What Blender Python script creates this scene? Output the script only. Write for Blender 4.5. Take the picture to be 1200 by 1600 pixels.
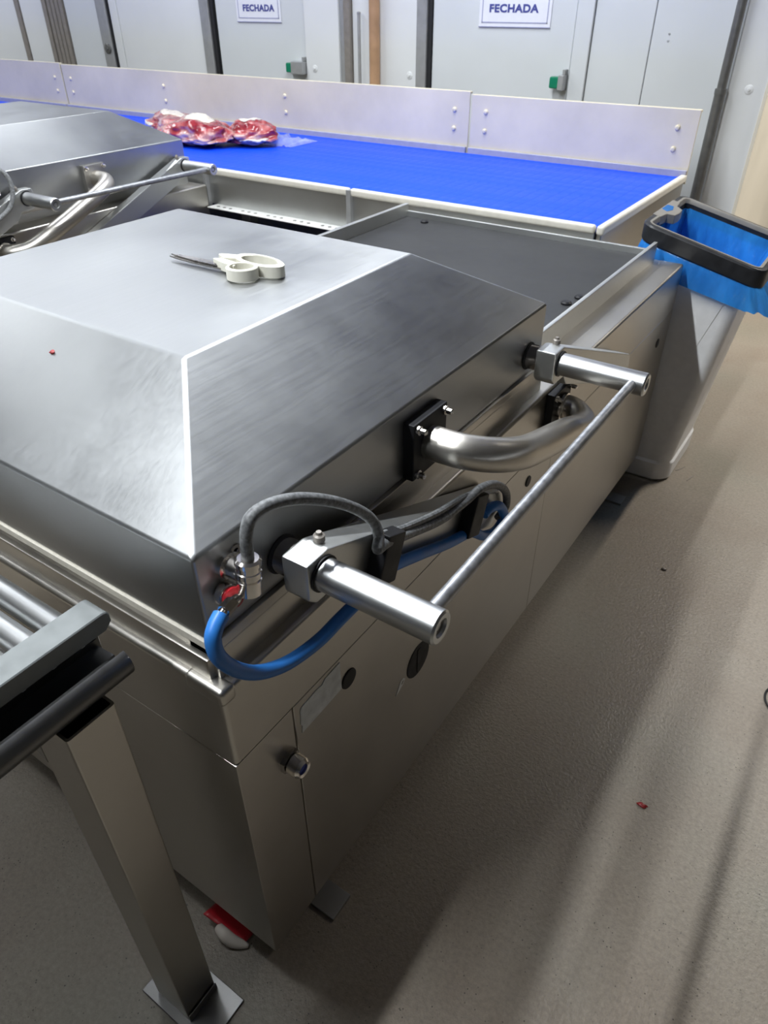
import bpy, bmesh, math, random
from mathutils import Vector, Matrix, noise

for o in list(bpy.data.objects): bpy.data.objects.remove(o)
sc = bpy.context.scene
COL = sc.collection
random.seed(7)

# ------------------------------------------------------------------ camera, world, exposure
cam_d = bpy.data.cameras.new('camera'); cam = bpy.data.objects.new('camera', cam_d); COL.objects.link(cam)
cam_d.sensor_fit = 'VERTICAL'; cam_d.sensor_height = 36.0; cam_d.sensor_width = 27.0
cam_d.lens = 1096.75 * 36.0 / 1600.0
cam_d.clip_start = 0.02; cam_d.clip_end = 60
cam.matrix_world = Matrix(((0.82868725, -0.32983300, 0.45220308, 0.53035),
                           (0.55970722, 0.49164333, -0.66709419, -0.38746),
                           (-0.00229295, 0.80591378, 0.59202848, 1.66297),
                           (0, 0, 0, 1)))
cam_d.dof.use_dof = True; cam_d.dof.focus_distance = 1.2; cam_d.dof.aperture_fstop = 10.0
sc.camera = cam
wd = bpy.data.worlds.new('world'); sc.world = wd; wd.use_nodes = True
wd.node_tree.nodes['Background'].inputs[0].default_value = (0.8, 0.85, 0.9, 1)
wd.node_tree.nodes['Background'].inputs[1].default_value = 0.05
sc.view_settings.view_transform = 'Standard'; sc.view_settings.look = 'None'
sc.view_settings.gamma = 1.0; sc.view_settings.use_curve_mapping = False
sc.view_settings.exposure = 0.0

# ------------------------------------------------------------------ material helpers
def mat_base(name):
    m = bpy.data.materials.new(name); m.use_nodes = True
    nt = m.node_tree; return m, nt, nt.nodes['Principled BSDF']
def N(nt, t, **kw):
    n = nt.nodes.new(t)
    for k, v in kw.items(): setattr(n, k, v)
    return n
def coords(nt, scale=(1, 1, 1), rot=(0, 0, 0), kind='Object'):
    tc = N(nt, 'ShaderNodeTexCoord'); mp = N(nt, 'ShaderNodeMapping')
    mp.inputs['Scale'].default_value = scale; mp.inputs['Rotation'].default_value = rot
    nt.links.new(tc.outputs[kind], mp.inputs[0]); return mp.outputs[0]
def nz(nt, vec, scale, detail=3, rough=0.55):
    n = N(nt, 'ShaderNodeTexNoise'); n.inputs['Scale'].default_value = scale
    n.inputs['Detail'].default_value = detail; n.inputs['Roughness'].default_value = rough
    nt.links.new(vec, n.inputs['Vector']); return n.outputs['Fac']
def ramp(nt, fac, stops):
    r = N(nt, 'ShaderNodeValToRGB'); cr = r.color_ramp
    while len(cr.elements) < len(stops): cr.elements.new(0.5)
    for e, (p, c) in zip(cr.elements, stops):
        e.position = p; e.color = (*c, 1) if len(c) == 3 else c
    nt.links.new(fac, r.inputs[0]); return r.outputs['Color']
def rng(nt, fac, a, b, lo=0.3, hi=0.7):
    r = N(nt, 'ShaderNodeMapRange')
    r.inputs[1].default_value = lo; r.inputs[2].default_value = hi
    r.inputs[3].default_value = a; r.inputs[4].default_value = b
    nt.links.new(fac, r.inputs[0]); return r.outputs[0]
def bump(nt, b, fac, strength, dist=0.002):
    n = N(nt, 'ShaderNodeBump'); n.inputs['Strength'].default_value = strength
    n.inputs['Distance'].default_value = dist
    nt.links.new(fac, n.inputs['Height']); nt.links.new(n.outputs[0], b.inputs['Normal'])
def plain(name, col, rough=0.5, metal=0.0, var=0.06, spec=0.5, bumpy=0.0, scale=30):
    m, nt, b = mat_base(name)
    v = coords(nt); f = nz(nt, v, scale)
    lo = tuple(max(0, c * (1 - var)) for c in col); hi = tuple(min(1, c * (1 + var)) for c in col)
    nt.links.new(ramp(nt, f, [(0.3, lo), (0.7, hi)]), b.inputs['Base Color'])
    nt.links.new(rng(nt, f, rough * 0.85, min(1, rough * 1.15)), b.inputs['Roughness'])
    b.inputs['Metallic'].default_value = metal; b.inputs['Specular IOR Level'].default_value = spec
    if bumpy: bump(nt, b, f, bumpy)
    return m
def steel(name, col, r0, r1, grain=(4, 260, 260), bstr=0.06, aniso=0.5, blotch=3.0, tint=0.10):
    """brushed stainless sheet: fine grain, soft blotches of handling wear"""
    m, nt, b = mat_base(name)
    g = nz(nt, coords(nt, grain), 1.0, 4, 0.6)
    bl = nz(nt, coords(nt, (1, 1, 1)), blotch, 5, 0.6)
    mx = N(nt, 'ShaderNodeMath', operation='MULTIPLY_ADD')
    nt.links.new(g, mx.inputs[0]); mx.inputs[1].default_value = 0.4; nt.links.new(bl, mx.inputs[2])
    nt.links.new(rng(nt, mx.outputs[0], r0, r1, 0.45, 0.95), b.inputs['Roughness'])
    lo = tuple(c * (1 - tint) for c in col); hi = tuple(min(1, c * (1 + tint * 0.6)) for c in col)
    nt.links.new(ramp(nt, bl, [(0.3, lo), (0.7, hi)]), b.inputs['Base Color'])
    b.inputs['Metallic'].default_value = 1.0
    bump(nt, b, g, bstr, 0.001)
    return m

M = {}
M['lid'] = steel('brushed_lid_steel', (0.39, 0.40, 0.405), 0.33, 0.46, (160, 6, 160), 0.05)
M['steel'] = steel('brushed_body_steel', (0.56, 0.535, 0.49), 0.28, 0.42, (240, 5, 240), 0.05)
M['steel_dull'] = steel('dull_steel', (0.42, 0.41, 0.39), 0.38, 0.55, (60, 60, 60), 0.08)
M['guard'] = steel('guard_steel', (0.76, 0.69, 0.53), 0.46, 0.60, (5, 200, 200), 0.04)
M['guard'].node_tree.nodes['Principled BSDF'].inputs['Metallic'].default_value = 0.15
M['channel'] = steel('dark_channel_steel', (0.17, 0.17, 0.17), 0.30, 0.42, (60, 60, 60), 0.03)
M['pipe'] = steel('pipe_steel', (0.60, 0.57, 0.52), 0.30, 0.42, (40, 40, 40), 0.02)
M['alu'] = steel('turned_aluminium', (0.56, 0.57, 0.57), 0.30, 0.38, (30, 300, 300), 0.0, tint=0.03)
M['alu_block'] = steel('milled_aluminium', (0.62, 0.63, 0.62), 0.36, 0.48, (30, 120, 120), 0.04, tint=0.08)
M['chrome'] = plain('nickel_plating', (0.78, 0.74, 0.70), 0.16, 1.0, 0.1)
M['dark_shaft'] = plain('dark_polished_steel', (0.36, 0.34, 0.33), 0.2, 1.0, 0.15)
M['bar'] = plain('galvanised_rod', (0.42, 0.43, 0.45), 0.45, 0.9, 0.2, scale=60, bumpy=0.05)
M['black'] = plain('black_plastic', (0.010, 0.010, 0.012), 0.5, 0, 0.3, spec=0.3)
M['hole'] = plain('dark_hole', (0.006, 0.006, 0.006), 0.6, 0, 0.2)
M['bed'] = plain('dark_bed_plate', (0.032, 0.033, 0.035), 0.55, 0.1, 0.25, spec=0.35, scale=6)
M['gasket'] = plain('cream_gasket', (0.78, 0.74, 0.64), 0.6, 0, 0.06, scale=150)
M['red'] = plain('red_plastic', (0.5, 0.02, 0.03), 0.35)
M['bluehose'] = plain('blue_hose', (0.03, 0.20, 0.62), 0.38, 0, 0.08)
M['greyhose'] = plain('grey_cable', (0.17, 0.175, 0.18), 0.5, 0, 0.5, scale=170)
M['sticker'] = plain('worn_sticker', (0.72, 0.74, 0.74), 0.6, 0, 0.14, scale=40)
M['white_sticker'] = plain('white_sticker', (0.80, 0.80, 0.78), 0.5)
M['cream_rail'] = plain('cream_plastic_rail', (0.70, 0.67, 0.59), 0.4, 0, 0.06)
M['white_rail'] = plain('white_plastic_rail', (0.74, 0.74, 0.71), 0.45, 0, 0.06)
M['wear'] = plain('grey_wear_strip', (0.36, 0.36, 0.44), 0.45, 0, 0.06)
M['belt'] = plain('blue_belt_plastic', (0.003, 0.072, 0.85), 0.5, 0, 0.05, spec=0.25, scale=12)
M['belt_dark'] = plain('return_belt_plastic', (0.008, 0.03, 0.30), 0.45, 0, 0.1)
M['grey_rail'] = plain('grey_painted_rail', (0.20, 0.215, 0.215), 0.42, 0.3, 0.10, scale=25)
M['bin'] = plain('white_bin_plastic', (0.80, 0.80, 0.80), 0.38, 0, 0.04)
M['rim'] = plain('bin_frame_plastic', (0.014, 0.015, 0.018), 0.38, 0, 0.2)
M['rim_edge'] = plain('bin_frame_edge', (0.24, 0.225, 0.20), 0.42)
M['wall'] = plain('white_panel_paint', (0.62, 0.645, 0.66), 0.42, 0, 0.03, scale=2)
M['wall2'] = plain('light_panel_paint', (0.70, 0.715, 0.72), 0.42, 0, 0.03, scale=2)
M['cream_wall'] = plain('cream_wall_paint', (0.70, 0.66, 0.56), 0.6, 0, 0.03, scale=2)
M['frame'] = plain('grey_frame_metal', (0.40, 0.405, 0.41), 0.42, 0.5, 0.06)
M['frame_dark'] = plain('taupe_profile', (0.27, 0.245, 0.22), 0.45, 0.3, 0.1)
M['rubber'] = plain('black_rubber', (0.012, 0.012, 0.014), 0.6)
M['green'] = plain('green_knob', (0.0, 0.19, 0.10), 0.35)
M['brown'] = plain('brown_pole', (0.42, 0.25, 0.14), 0.45, 0, 0.15, scale=8)
M['postgrey'] = plain('dark_grey_pipe_paint', (0.16, 0.16, 0.155), 0.35, 0.5, 0.1)
M['paper'] = plain('sign_paper', (0.76, 0.77, 0.82), 0.45, 0, 0.02)
M['ink'] = plain('sign_ink', (0.06, 0.07, 0.27), 0.5)
M['inkline'] = plain('sign_border', (0.33, 0.34, 0.50), 0.5)
M['scissor_white'] = plain('cream_handle_plastic', (0.76, 0.74, 0.64), 0.35, 0, 0.04)
M['blade'] = plain('scissor_blade', (0.42, 0.40, 0.38), 0.28, 1.0, 0.15)
M['ceil'] = plain('ceiling_panel', (0.33, 0.345, 0.36), 0.6, 0, 0.02, scale=2)
M['lamp_white'] = plain('lamp_housing', (0.8, 0.8, 0.8), 0.5)

def make_floor_mat():
    m, nt, b = mat_base('floor_screed')
    big = nz(nt, coords(nt), 1.1, 4, 0.6)
    fine = nz(nt, coords(nt), 90, 4, 0.7)
    c1 = ramp(nt, big, [(0.3, (0.235, 0.192, 0.152)), (0.5, (0.275, 0.24, 0.197)), (0.72, (0.255, 0.243, 0.20))])
    vo = N(nt, 'ShaderNodeTexVoronoi'); vo.inputs['Scale'].default_value = 85
    nt.links.new(coords(nt), vo.inputs['Vector'])
    sp = ramp(nt, vo.outputs['Distance'], [(0.06, (0.12, 0.12, 0.12)), (0.17, (1, 1, 1))])
    pick = nz(nt, coords(nt), 14, 2)
    pk = rng(nt, pick, 0.0, 0.9, 0.42, 0.58)
    mul = N(nt, 'ShaderNodeMix', data_type='RGBA', blend_type='MULTIPLY')
    nt.links.new(pk, mul.inputs['Factor']); nt.links.new(c1, mul.inputs['A']); nt.links.new(sp, mul.inputs['B'])
    fc = ramp(nt, fine, [(0.3, (0.80, 0.80, 0.80)), (0.7, (1.12, 1.12, 1.10))])
    mul2 = N(nt, 'ShaderNodeMix', data_type='RGBA', blend_type='MULTIPLY'); mul2.inputs['Factor'].default_value = 1
    nt.links.new(mul.outputs['Result'], mul2.inputs['A']); nt.links.new(fc, mul2.inputs['B'])
    nt.links.new(mul2.outputs['Result'], b.inputs['Base Color'])
    nt.links.new(rng(nt, big, 0.46, 0.30), b.inputs['Roughness'])
    b.inputs['Specular IOR Level'].default_value = 0.4
    bn = nz(nt, coords(nt), 120, 3, 0.6)
    bump(nt, b, bn, 0.55, 0.003)
    return m
M['floor'] = make_floor_mat()

def make_meat_mat():
    m, nt, b = mat_base('raw_meat')
    f = nz(nt, coords(nt, (1, 1, 1.6)), 8, 4, 0.5)
    c = ramp(nt, f, [(0.36, (0.22, 0.012, 0.022)), (0.47, (0.42, 0.05, 0.055)), (0.55, (0.58, 0.22, 0.20)), (0.64, (0.72, 0.50, 0.45))])
    nt.links.new(c, b.inputs['Base Color']); b.inputs['Roughness'].default_value = 0.18
    b.inputs['Subsurface Weight'].default_value = 0.1; b.inputs['Subsurface Scale'].default_value = 0.01
    b.inputs['Coat Weight'].default_value = 0.6; b.inputs['Coat Roughness'].default_value = 0.1
    bump(nt, b, nz(nt, coords(nt), 26, 4), 0.5, 0.01)
    return m
M['meat'] = make_meat_mat()

def film(name, col, trans, rough=0.2):
    m, nt, b = mat_base(name)
    f = nz(nt, coords(nt, (1, 1, 0.35)), 18, 4)
    lo = tuple(c * 0.75 for c in col); hi = tuple(min(1, c * 1.2) for c in col)
    nt.links.new(ramp(nt, f, [(0.35, lo), (0.65, hi)]), b.inputs['Base Color'])
    b.inputs['Roughness'].default_value = rough
    bump(nt, b, f, 0.6, 0.01)
    tr = N(nt, 'ShaderNodeBsdfTransparent'); tr.inputs[0].default_value = (*[min(1, c * 1.1 + 0.15) for c in col], 1)
    tl = N(nt, 'ShaderNodeBsdfTranslucent'); tl.inputs[0].default_value = (*col, 1)
    a = N(nt, 'ShaderNodeMixShader'); a.inputs[0].default_value = 0.35
    nt.links.new(b.outputs[0], a.inputs[1]); nt.links.new(tl.outputs[0], a.inputs[2])
    c = N(nt, 'ShaderNodeMixShader'); c.inputs[0].default_value = trans
    nt.links.new(a.outputs[0], c.inputs[1]); nt.links.new(tr.outputs[0], c.inputs[2])
    nt.links.new(c.outputs[0], nt.nodes['Material Output'].inputs[0])
    return m
M['bag'] = film('blue_bag_film', (0.04, 0.32, 0.90), 0.14, 0.16)
M['clearfilm'] = film('clear_bag_film', (0.75, 0.80, 0.90), 0.55, 0.12)

# ------------------------------------------------------------------ mesh helpers
class MB:
    def __init__(s): s.bm = bmesh.new()
    def box(s, x0, x1, y0, y1, z0, z1, bev=0.0, seg=2):
        t = bmesh.new(); bmesh.ops.create_cube(t, size=1)
        for v in t.verts:
            v.co = Vector(((x0 + x1) / 2 + v.co.x * (x1 - x0), (y0 + y1) / 2 + v.co.y * (y1 - y0), (z0 + z1) / 2 + v.co.z * (z1 - z0)))
        if bev: bmesh.ops.bevel(t, geom=t.edges[:], offset=bev, segments=seg, profile=0.5, affect='EDGES')
        s.merge(t); return s
    def box_top(s, x0, x1, y0, y1, z0, z1, bev, seg=4):
        t = bmesh.new(); bmesh.ops.create_cube(t, size=1)
        for v in t.verts:
            v.co = Vector(((x0 + x1) / 2 + v.co.x * (x1 - x0), (y0 + y1) / 2 + v.co.y * (y1 - y0), (z0 + z1) / 2 + v.co.z * (z1 - z0)))
        ed = [e for e in t.edges if e.verts[0].co.z + e.verts[1].co.z > 2 * z0 + 1e-5]
        bmesh.ops.bevel(t, geom=ed, offset=bev, segments=seg, profile=0.5, affect='EDGES')
        s.merge(t); return s
    def merge(s, t):
        me = bpy.data.meshes.new('tmp'); t.to_mesh(me); t.free(); s.bm.from_mesh(me); bpy.data.meshes.remove(me)
    def cyl(s, p0, p1, r, r2=None, seg=24, cap=True):
        p0 = Vector(p0); p1 = Vector(p1); d = p1 - p0
        t = bmesh.new()
        bmesh.ops.create_cone(t, cap_ends=cap, segments=seg, radius1=r, radius2=r if r2 is None else r2, depth=d.length)
        q = Vector((0, 0, 1)).rotation_difference(d.normalized()).to_matrix().to_4x4()
        bmesh.ops.transform(t, matrix=Matrix.Translation((p0 + p1) / 2) @ q, verts=t.verts)
        s.merge(t); return s
    def lathe(s, p0, axis, prof, seg=28):
        """prof: list of (distance along axis, radius)"""
        p0 = Vector(p0); a = Vector(axis).normalized()
        q = Vector((0, 0, 1)).rotation_difference(a)
        rings = []
        for d, r in prof:
            rings.append([s.bm.verts.new(p0 + q @ Vector((r * math.cos(2 * math.pi * k / seg), r * math.sin(2 * math.pi * k / seg), d))) for k in range(seg)])
        for A, B in zip(rings, rings[1:]):
            for k in range(seg):
                s.bm.faces.new((A[k], A[(k + 1) % seg], B[(k + 1) % seg], B[k]))
        s.bm.faces.new(rings[0][::-1]); s.bm.faces.new(rings[-1])
        return s
    def tube(s, pts, r, seg=14, sub=6, smooth=True, rad=None):
        P = [Vector(p) for p in pts]
        if smooth:
            Q = []
            for i in range(len(P) - 1):
                a = P[i - 1] if i else P[0] * 2 - P[1]; b = P[i]; c = P[i + 1]
                d = P[i + 2] if i + 2 < len(P) else P[-1] * 2 - P[-2]
                for k in range(sub):
                    t = k / sub
                    Q.append(0.5 * ((2 * b) + (c - a) * t + (2 * a - 5 * b + 4 * c - d) * t * t + (3 * b - a - 3 * c + d) * t ** 3))
            Q.append(P[-1]); P = Q
        n = len(P); tan = [(P[min(i + 1, n - 1)] - P[max(i - 1, 0)]).normalized() for i in range(n)]
        up = Vector((0, 0, 1)) if abs(tan[0].z) < 0.9 else Vector((1, 0, 0))
        nx = tan[0].cross(up).normalized(); rings = []
        for i in range(n):
            nx = (nx - tan[i] * nx.dot(tan[i])).normalized(); ny = tan[i].cross(nx)
            rr = r if rad is None else rad(i / (n - 1))
            rings.append([s.bm.verts.new(P[i] + (nx * math.cos(2 * math.pi * k / seg) + ny * math.sin(2 * math.pi * k / seg)) * rr) for k in range(seg)])
        for A, B in zip(rings, rings[1:]):
            for k in range(seg): s.bm.faces.new((A[k], A[(k + 1) % seg], B[(k + 1) % seg], B[k]))
        s.bm.faces.new(rings[0][::-1]); s.bm.faces.new(rings[-1]); return s
    def prism(s, poly, f, a, b, bev=0.0, seg=2):
        """poly in 2-D, f(u, v, w) -> point, extruded for w in a..b"""
        t = bmesh.new()
        A = [t.verts.new(f(u, v, a)) for u, v in poly]; B = [t.verts.new(f(u, v, b)) for u, v in poly]
        n = len(poly); t.faces.new(A[::-1]); t.faces.new(B)
        for k in range(n): t.faces.new((A[k], A[(k + 1) % n], B[(k + 1) % n], B[k]))
        bmesh.ops.recalc_face_normals(t, faces=t.faces[:])
        if bev: bmesh.ops.bevel(t, geom=t.edges[:], offset=bev, segments=seg, profile=0.5, affect='EDGES', clamp_overlap=True)
        s.merge(t); return s
    def mesh(s, verts, faces, bev=0.0, seg=3):
        t = bmesh.new(); V = [t.verts.new(v) for v in verts]
        for f in faces: t.faces.new([V[i] for i in f])
        bmesh.ops.recalc_face_normals(t, faces=t.faces[:])
        if bev: bmesh.ops.bevel(t, geom=t.edges[:], offset=bev, segments=seg, profile=0.5, affect='EDGES', clamp_overlap=True)
        s.merge(t); return s
    def build(s, name, mat, parent=None, off=(0, 0, 0), angle=32, smooth=True, recalc=True):
        if recalc: bmesh.ops.recalc_face_normals(s.bm, faces=s.bm.faces[:])
        if off != (0, 0, 0): bmesh.ops.translate(s.bm, vec=-Vector(off), verts=s.bm.verts)
        me = bpy.data.meshes.new(name); s.bm.to_mesh(me); s.bm.free()
        if smooth:
            for p in me.polygons: p.use_smooth = True
            me.set_sharp_from_angle(angle=math.radians(angle))
        me.materials.append(M[mat] if isinstance(mat, str) else mat)
        o = bpy.data.objects.new(name, me); COL.objects.link(o)
        if smooth and angle < 100:
            wn = o.modifiers.new('weighted_normals', 'WEIGHTED_NORMAL'); wn.keep_sharp = True; wn.weight = 90
        if parent: o.parent = parent
        return o
def tag(o, label=None, cat=None, group=None, kind=None):
    if label: o['label'] = label
    if cat: o['category'] = cat
    if group: o['group'] = group
    if kind: o['kind'] = kind
    return o
def empty(name, loc, label, cat, group=None):
    o = bpy.data.objects.new(name, None); COL.objects.link(o); o.location = loc; o.empty_display_size = 0.1
    return tag(o, label, cat, group)
def link_copy(o, parent, loc=None):
    c = o.copy(); COL.objects.link(c); c.parent = parent
    if loc is not None: c.location = loc
    return c
YZ = lambda u, v, w: Vector((w, u, v))
XZ = lambda u, v, w: Vector((u, w, v))
XY = lambda u, v, w: Vector((u, v, w))

def ring_pts(x0, x1, y0, y1, z, rad, n=6, tilt=0.0, zf=None):
    P = []
    for cx, cy, a0 in ((x1 - rad, y0 + rad, -90), (x1 - rad, y1 - rad, 0), (x0 + rad, y1 - rad, 90), (x0 + rad, y0 + rad, 180)):
        for k in range(n + 1):
            a = math.radians(a0 + 90 * k / n); P.append((cx + rad * math.cos(a), cy + rad * math.sin(a)))
    return [Vector((x, y, z if zf is None else zf(x, y))) for x, y in P]
def loft(mb, rings, close0=True, close1=True):
    R = [[mb.bm.verts.new(p) for p in r] for r in rings]
    for A, B in zip(R, R[1:]):
        n = len(A)
        for k in range(n): mb.bm.faces.new((A[k], A[(k + 1) % n], B[(k + 1) % n], B[k]))
    if close0: mb.bm.faces.new(R[0][::-1])
    if close1: mb.bm.faces.new(R[-1])
    return mb

# ------------------------------------------------------------------ room
def struct(o, label, cat): return tag(o, label, cat, kind='structure')
fl = MB().box(-9.5, 9, -9, 10, -0.1, 0).build('floor', 'floor', smooth=False)
struct(fl, 'grey-brown speckled screed floor, glossy in patches', 'floor')
ce = MB().box(-9.5, 9, -9, 10, 3.3, 3.4).build('ceiling', 'ceil', smooth=False)
struct(ce, 'plain white panelled ceiling above the packing line', 'ceiling')
w = MB().box(-9.6, -9.5, -9, 4.1, 0, 3.3).build('wall_left', 'wall', smooth=False); struct(w, 'white wall at the far left end', 'wall')
w = MB().box(9, 9.1, -9, 10, 0, 3.3).build('wall_right', 'wall', smooth=False); struct(w, 'white wall at the right', 'wall')
w = MB().box(-9.5, 9, -9.1, -9, 0, 3.3).build('wall_front', 'wall', smooth=False); struct(w, 'white wall behind the viewer', 'wall')
w = MB().box(-0.28, 9, 10, 10.1, 0, 3.3).build('wall_far', 'cream_wall', smooth=False); struct(w, 'cream wall beyond the opening at the right', 'wall')
w = MB().box(-0.28, -0.160, 4.135, 10, 0, 3.3).build('wall_return', 'cream_wall', smooth=False); struct(w, 'cream wall running back behind the waste bin', 'wall')

wb = MB().box(-9.5, -0.17, 4.03, 4.13, 0, 3.3).build('wall_back', 'wall', smooth=False)
struct(wb, 'white cold-room wall of upright panels behind the blue belt', 'wall')
WTOP = 3.3
def wall_box(name, mat, x0, x1, z0=0.0, z1=WTOP, y0=4.0, y1=4.03, bev=0.003, parent=wb):
    return MB().box(x0, x1, y0, y1, z0, z1, bev, 1).build(name, mat, parent)
# panels (left to right), the two doors fill the gaps between
wall_box('panel', 'wall2', -9.5, -6.26)
wall_box('panel', 'wall2', -6.19, -5.875)
wall_box('panel', 'wall2', -5.025, -4.94)
wall_box('panel', 'wall2', -4.93, -4.02)
wall_box('panel', 'wall2', -3.05, -2.77, y0=3.975)
wall_box('panel', 'wall2', -2.675, -2.185)
wall_box('panel', 'wall', -1.086, -0.772)
wall_box('panel', 'wall', -0.768, -0.385)
wall_box('panel', 'wall2', -0.34, -0.16)
wall_box('corner_strip', 'wall', -1.183, -1.090, y0=3.985)
wall_box('moulding', 'frame_dark', -6.257, -6.20, y0=3.99)
wall_box('moulding', 'frame_dark', -5.87, -5.82, y0=3.99)
for k in range(4):
    wall_box('rib', 'frame_dark', -5.79 + k * 0.052, -5.79 + k * 0.052 + 0.04, y0=3.985)
wall_box('moulding', 'frame', -2.762, -2.73, y0=3.985)
wall_box('moulding', 'frame_dark', -2.725, -2.68, y0=3.97)
wall_box('corner_trim', 'cream_wall', -0.163, -0.145, y0=3.99, y1=4.14)
for x, z in ((-2.977, 1.271), (-2.24, 1.261), (-1.13, 1.268), (-0.239, 1.284)):
    MB().lathe((x, 4.002 if x > -2.9 else 3.977, z), (0, -1, 0), [(0, 0.022), (0.003, 0.022), (0.006, 0.016), (0.006, 0.008), (0.012, 0.006), (0.012, 0.002)], 16).build('washer', 'wall2', wb)
for z in (1.506, 1.476):
    MB().lathe((-0.682, 4.003, z), (0, -1, 0), [(0, 0.006), (0.004, 0.006), (0.005, 0.003)], 10).build('screw', 'frame', wb)

def make_door(name, x0, x1, fx0, fx1, gap, knob, label, ledge=True):
    """leaf from x0 to x1; grey jamb fx0..fx1 with a black seal at its right side"""
    d = MB().box(x0, x1, 4.0, 4.028, 0.02, 2.5, 0.004, 1).build(name, 'wall')
    struct(d, label, 'door')
    MB().box(fx0, fx1, 3.978, 4.03, 0, 2.55, 0.003, 1).build('jamb', 'frame', d)
    MB().box(fx1, gap, 3.993, 4.03, 0, 2.55).build('seal', 'rubber', d)
    MB().box(x0, x1, 4.0, 4.03, 2.51, WTOP).build('header', 'wall2', d)
    if knob:
        kx0, kx1, bx = knob
        h = MB().box(kx1, bx, 3.93, 4.0, 1.235, 1.31, 0.006).build('latch_box', 'frame', d)
        MB().box(kx0, kx1, 3.94, 3.985, 1.243, 1.30, 0.008).build('knob', 'green', h)
        MB().box(bx - 0.02, bx - 0.004, 3.955, 4.0, 1.31, 1.335, 0.003).build('latch_pin', 'frame', h)
    return d
make_door('door_1', -3.87, -3.06, -4.013, -3.925, -3.89, (-3.208, -3.156, -3.054), 'white cold-room door with small sign, left of the brown pole')
make_door('door_2', -2.08, -1.19, -2.184, -2.113, -2.084, (-1.279, -1.225, -1.192), 'white cold-room door with large sign, right of the brown pole')
d3 = make_door('door_3', -5.58, -5.17, -5.161, -5.05, -5.03, None, 'white door edge with black seal and round lock at far left')
MB().lathe((-5.10, 3.978, 1.33), (0, -1, 0), [(0, 0.035), (0.01, 0.035), (0.014, 0.028), (0.014, 0.014), (0.02, 0.012), (0.02, 0.003)], 18).build('lock', 'postgrey', d3)

# vertical grey service post on the wall, thin rod, brown pole
p = MB().cyl((-0.362, 3.962, 0.0), (-0.362, 3.962, 1.28), 0.027).cyl((-0.362, 3.962, 1.28), (-0.362, 3.962, 3.3), 0.022).cyl((-0.362, 3.962, 1.26), (-0.362, 3.962, 1.285), 0.029)
tag(p.build('wall_pipe', 'postgrey'), 'dark grey vertical pipe on wall behind the waste bin', 'pipe')
p = MB().lathe((-2.607, 3.975, 0.0), (0, 0, 1), [(0, 0.010), (1.57, 0.010), (1.575, 0.012), (1.585, 0.012), (1.588, 0.004)], 14)
tag(p.build('thin_rod', 'frame'), 'thin grey rod standing against wall beside the brown pole', 'rod')
p = MB().cyl((-2.478, 3.96, 0.0), (-2.478, 3.96, 2.3), 0.034, seg=24)
tag(p.build('brown_pole', 'brown'), 'thick brown round pole standing against the white wall', 'pole')

def text_mesh(body, size, cx, cz, y, mat, parent, squash=1.0):
    cu = bpy.data.curves.new('lettering', 'FONT'); cu.body = body; cu.size = size; cu.align_x = 'CENTER'; cu.align_y = 'CENTER'
    cu.offset = size * 0.04; cu.extrude = 0.0006; cu.space_character = 1.08
    t = bpy.data.objects.new('tmp', cu); COL.objects.link(t); bpy.context.view_layer.update()
    me = bpy.data.meshes.new_from_object(t.evaluated_get(bpy.context.evaluated_depsgraph_get()))
    bpy.data.objects.remove(t)
    for v in me.vertices: v.co = Vector((v.co.x * squash, -v.co.z, v.co.y))
    me.materials.append(M[mat]); o = bpy.data.objects.new('lettering', me); COL.objects.link(o)
    o.parent = parent; o.location = (cx, y, cz); return o
def make_sign(x0, x1, zb, zib, tx0, tx1, tz, label):
    r = empty('door_sign', ((x0 + x1) / 2, 3.998, zb), label, 'sign', 'printed door signs')
    cx = (x0 + x1) / 2; O = (cx, 3.998, zb); h = 0.30
    MB().box(x0, x1, 3.994, 3.9985, zb, zb + h, 0.001, 1).build('plate', 'paper', r, O)
    i = 0.018; t = 0.005; b = MB()
    b.box(x0 + i, x1 - i, 3.9925, 3.994, zib, zib + t); b.box(x0 + i, x1 - i, 3.9925, 3.994, zb + h - i - t, zb + h - i)
    b.box(x0 + i, x0 + i + t, 3.9925, 3.994, zib, zb + h - i); b.box(x1 - i - t, x1 - i, 3.9925, 3.994, zib, zb + h - i)
    b.build('border', 'inkline', r, O, smooth=False)
    b = MB().box(x0, x1, 3.9925, 3.994, zb, zb + 0.004); b.build('edge_line', 'inkline', r, O, smooth=False)
    tx = (tx0 + tx1) / 2
    T = text_mesh('FECHADA', 0.05, tx - cx, tz - zb, -0.0052, 'ink', r)
    wdt = max(v.co.x for v in T.data.vertices) - min(v.co.x for v in T.data.vertices)
    k = (tx1 - tx0) / wdt
    for v in T.data.vertices: v.co.x *= k
make_sign(-3.665, -3.262, 1.522, 1.543, -3.603, -3.318, 1.600, 'smaller sign reading FECHADA on door left of the brown pole')
make_sign(-1.772, -1.332, 1.520, 1.540, -1.711, -1.411, 1.606, 'sign reading FECHADA on door right of the brown pole')

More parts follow.
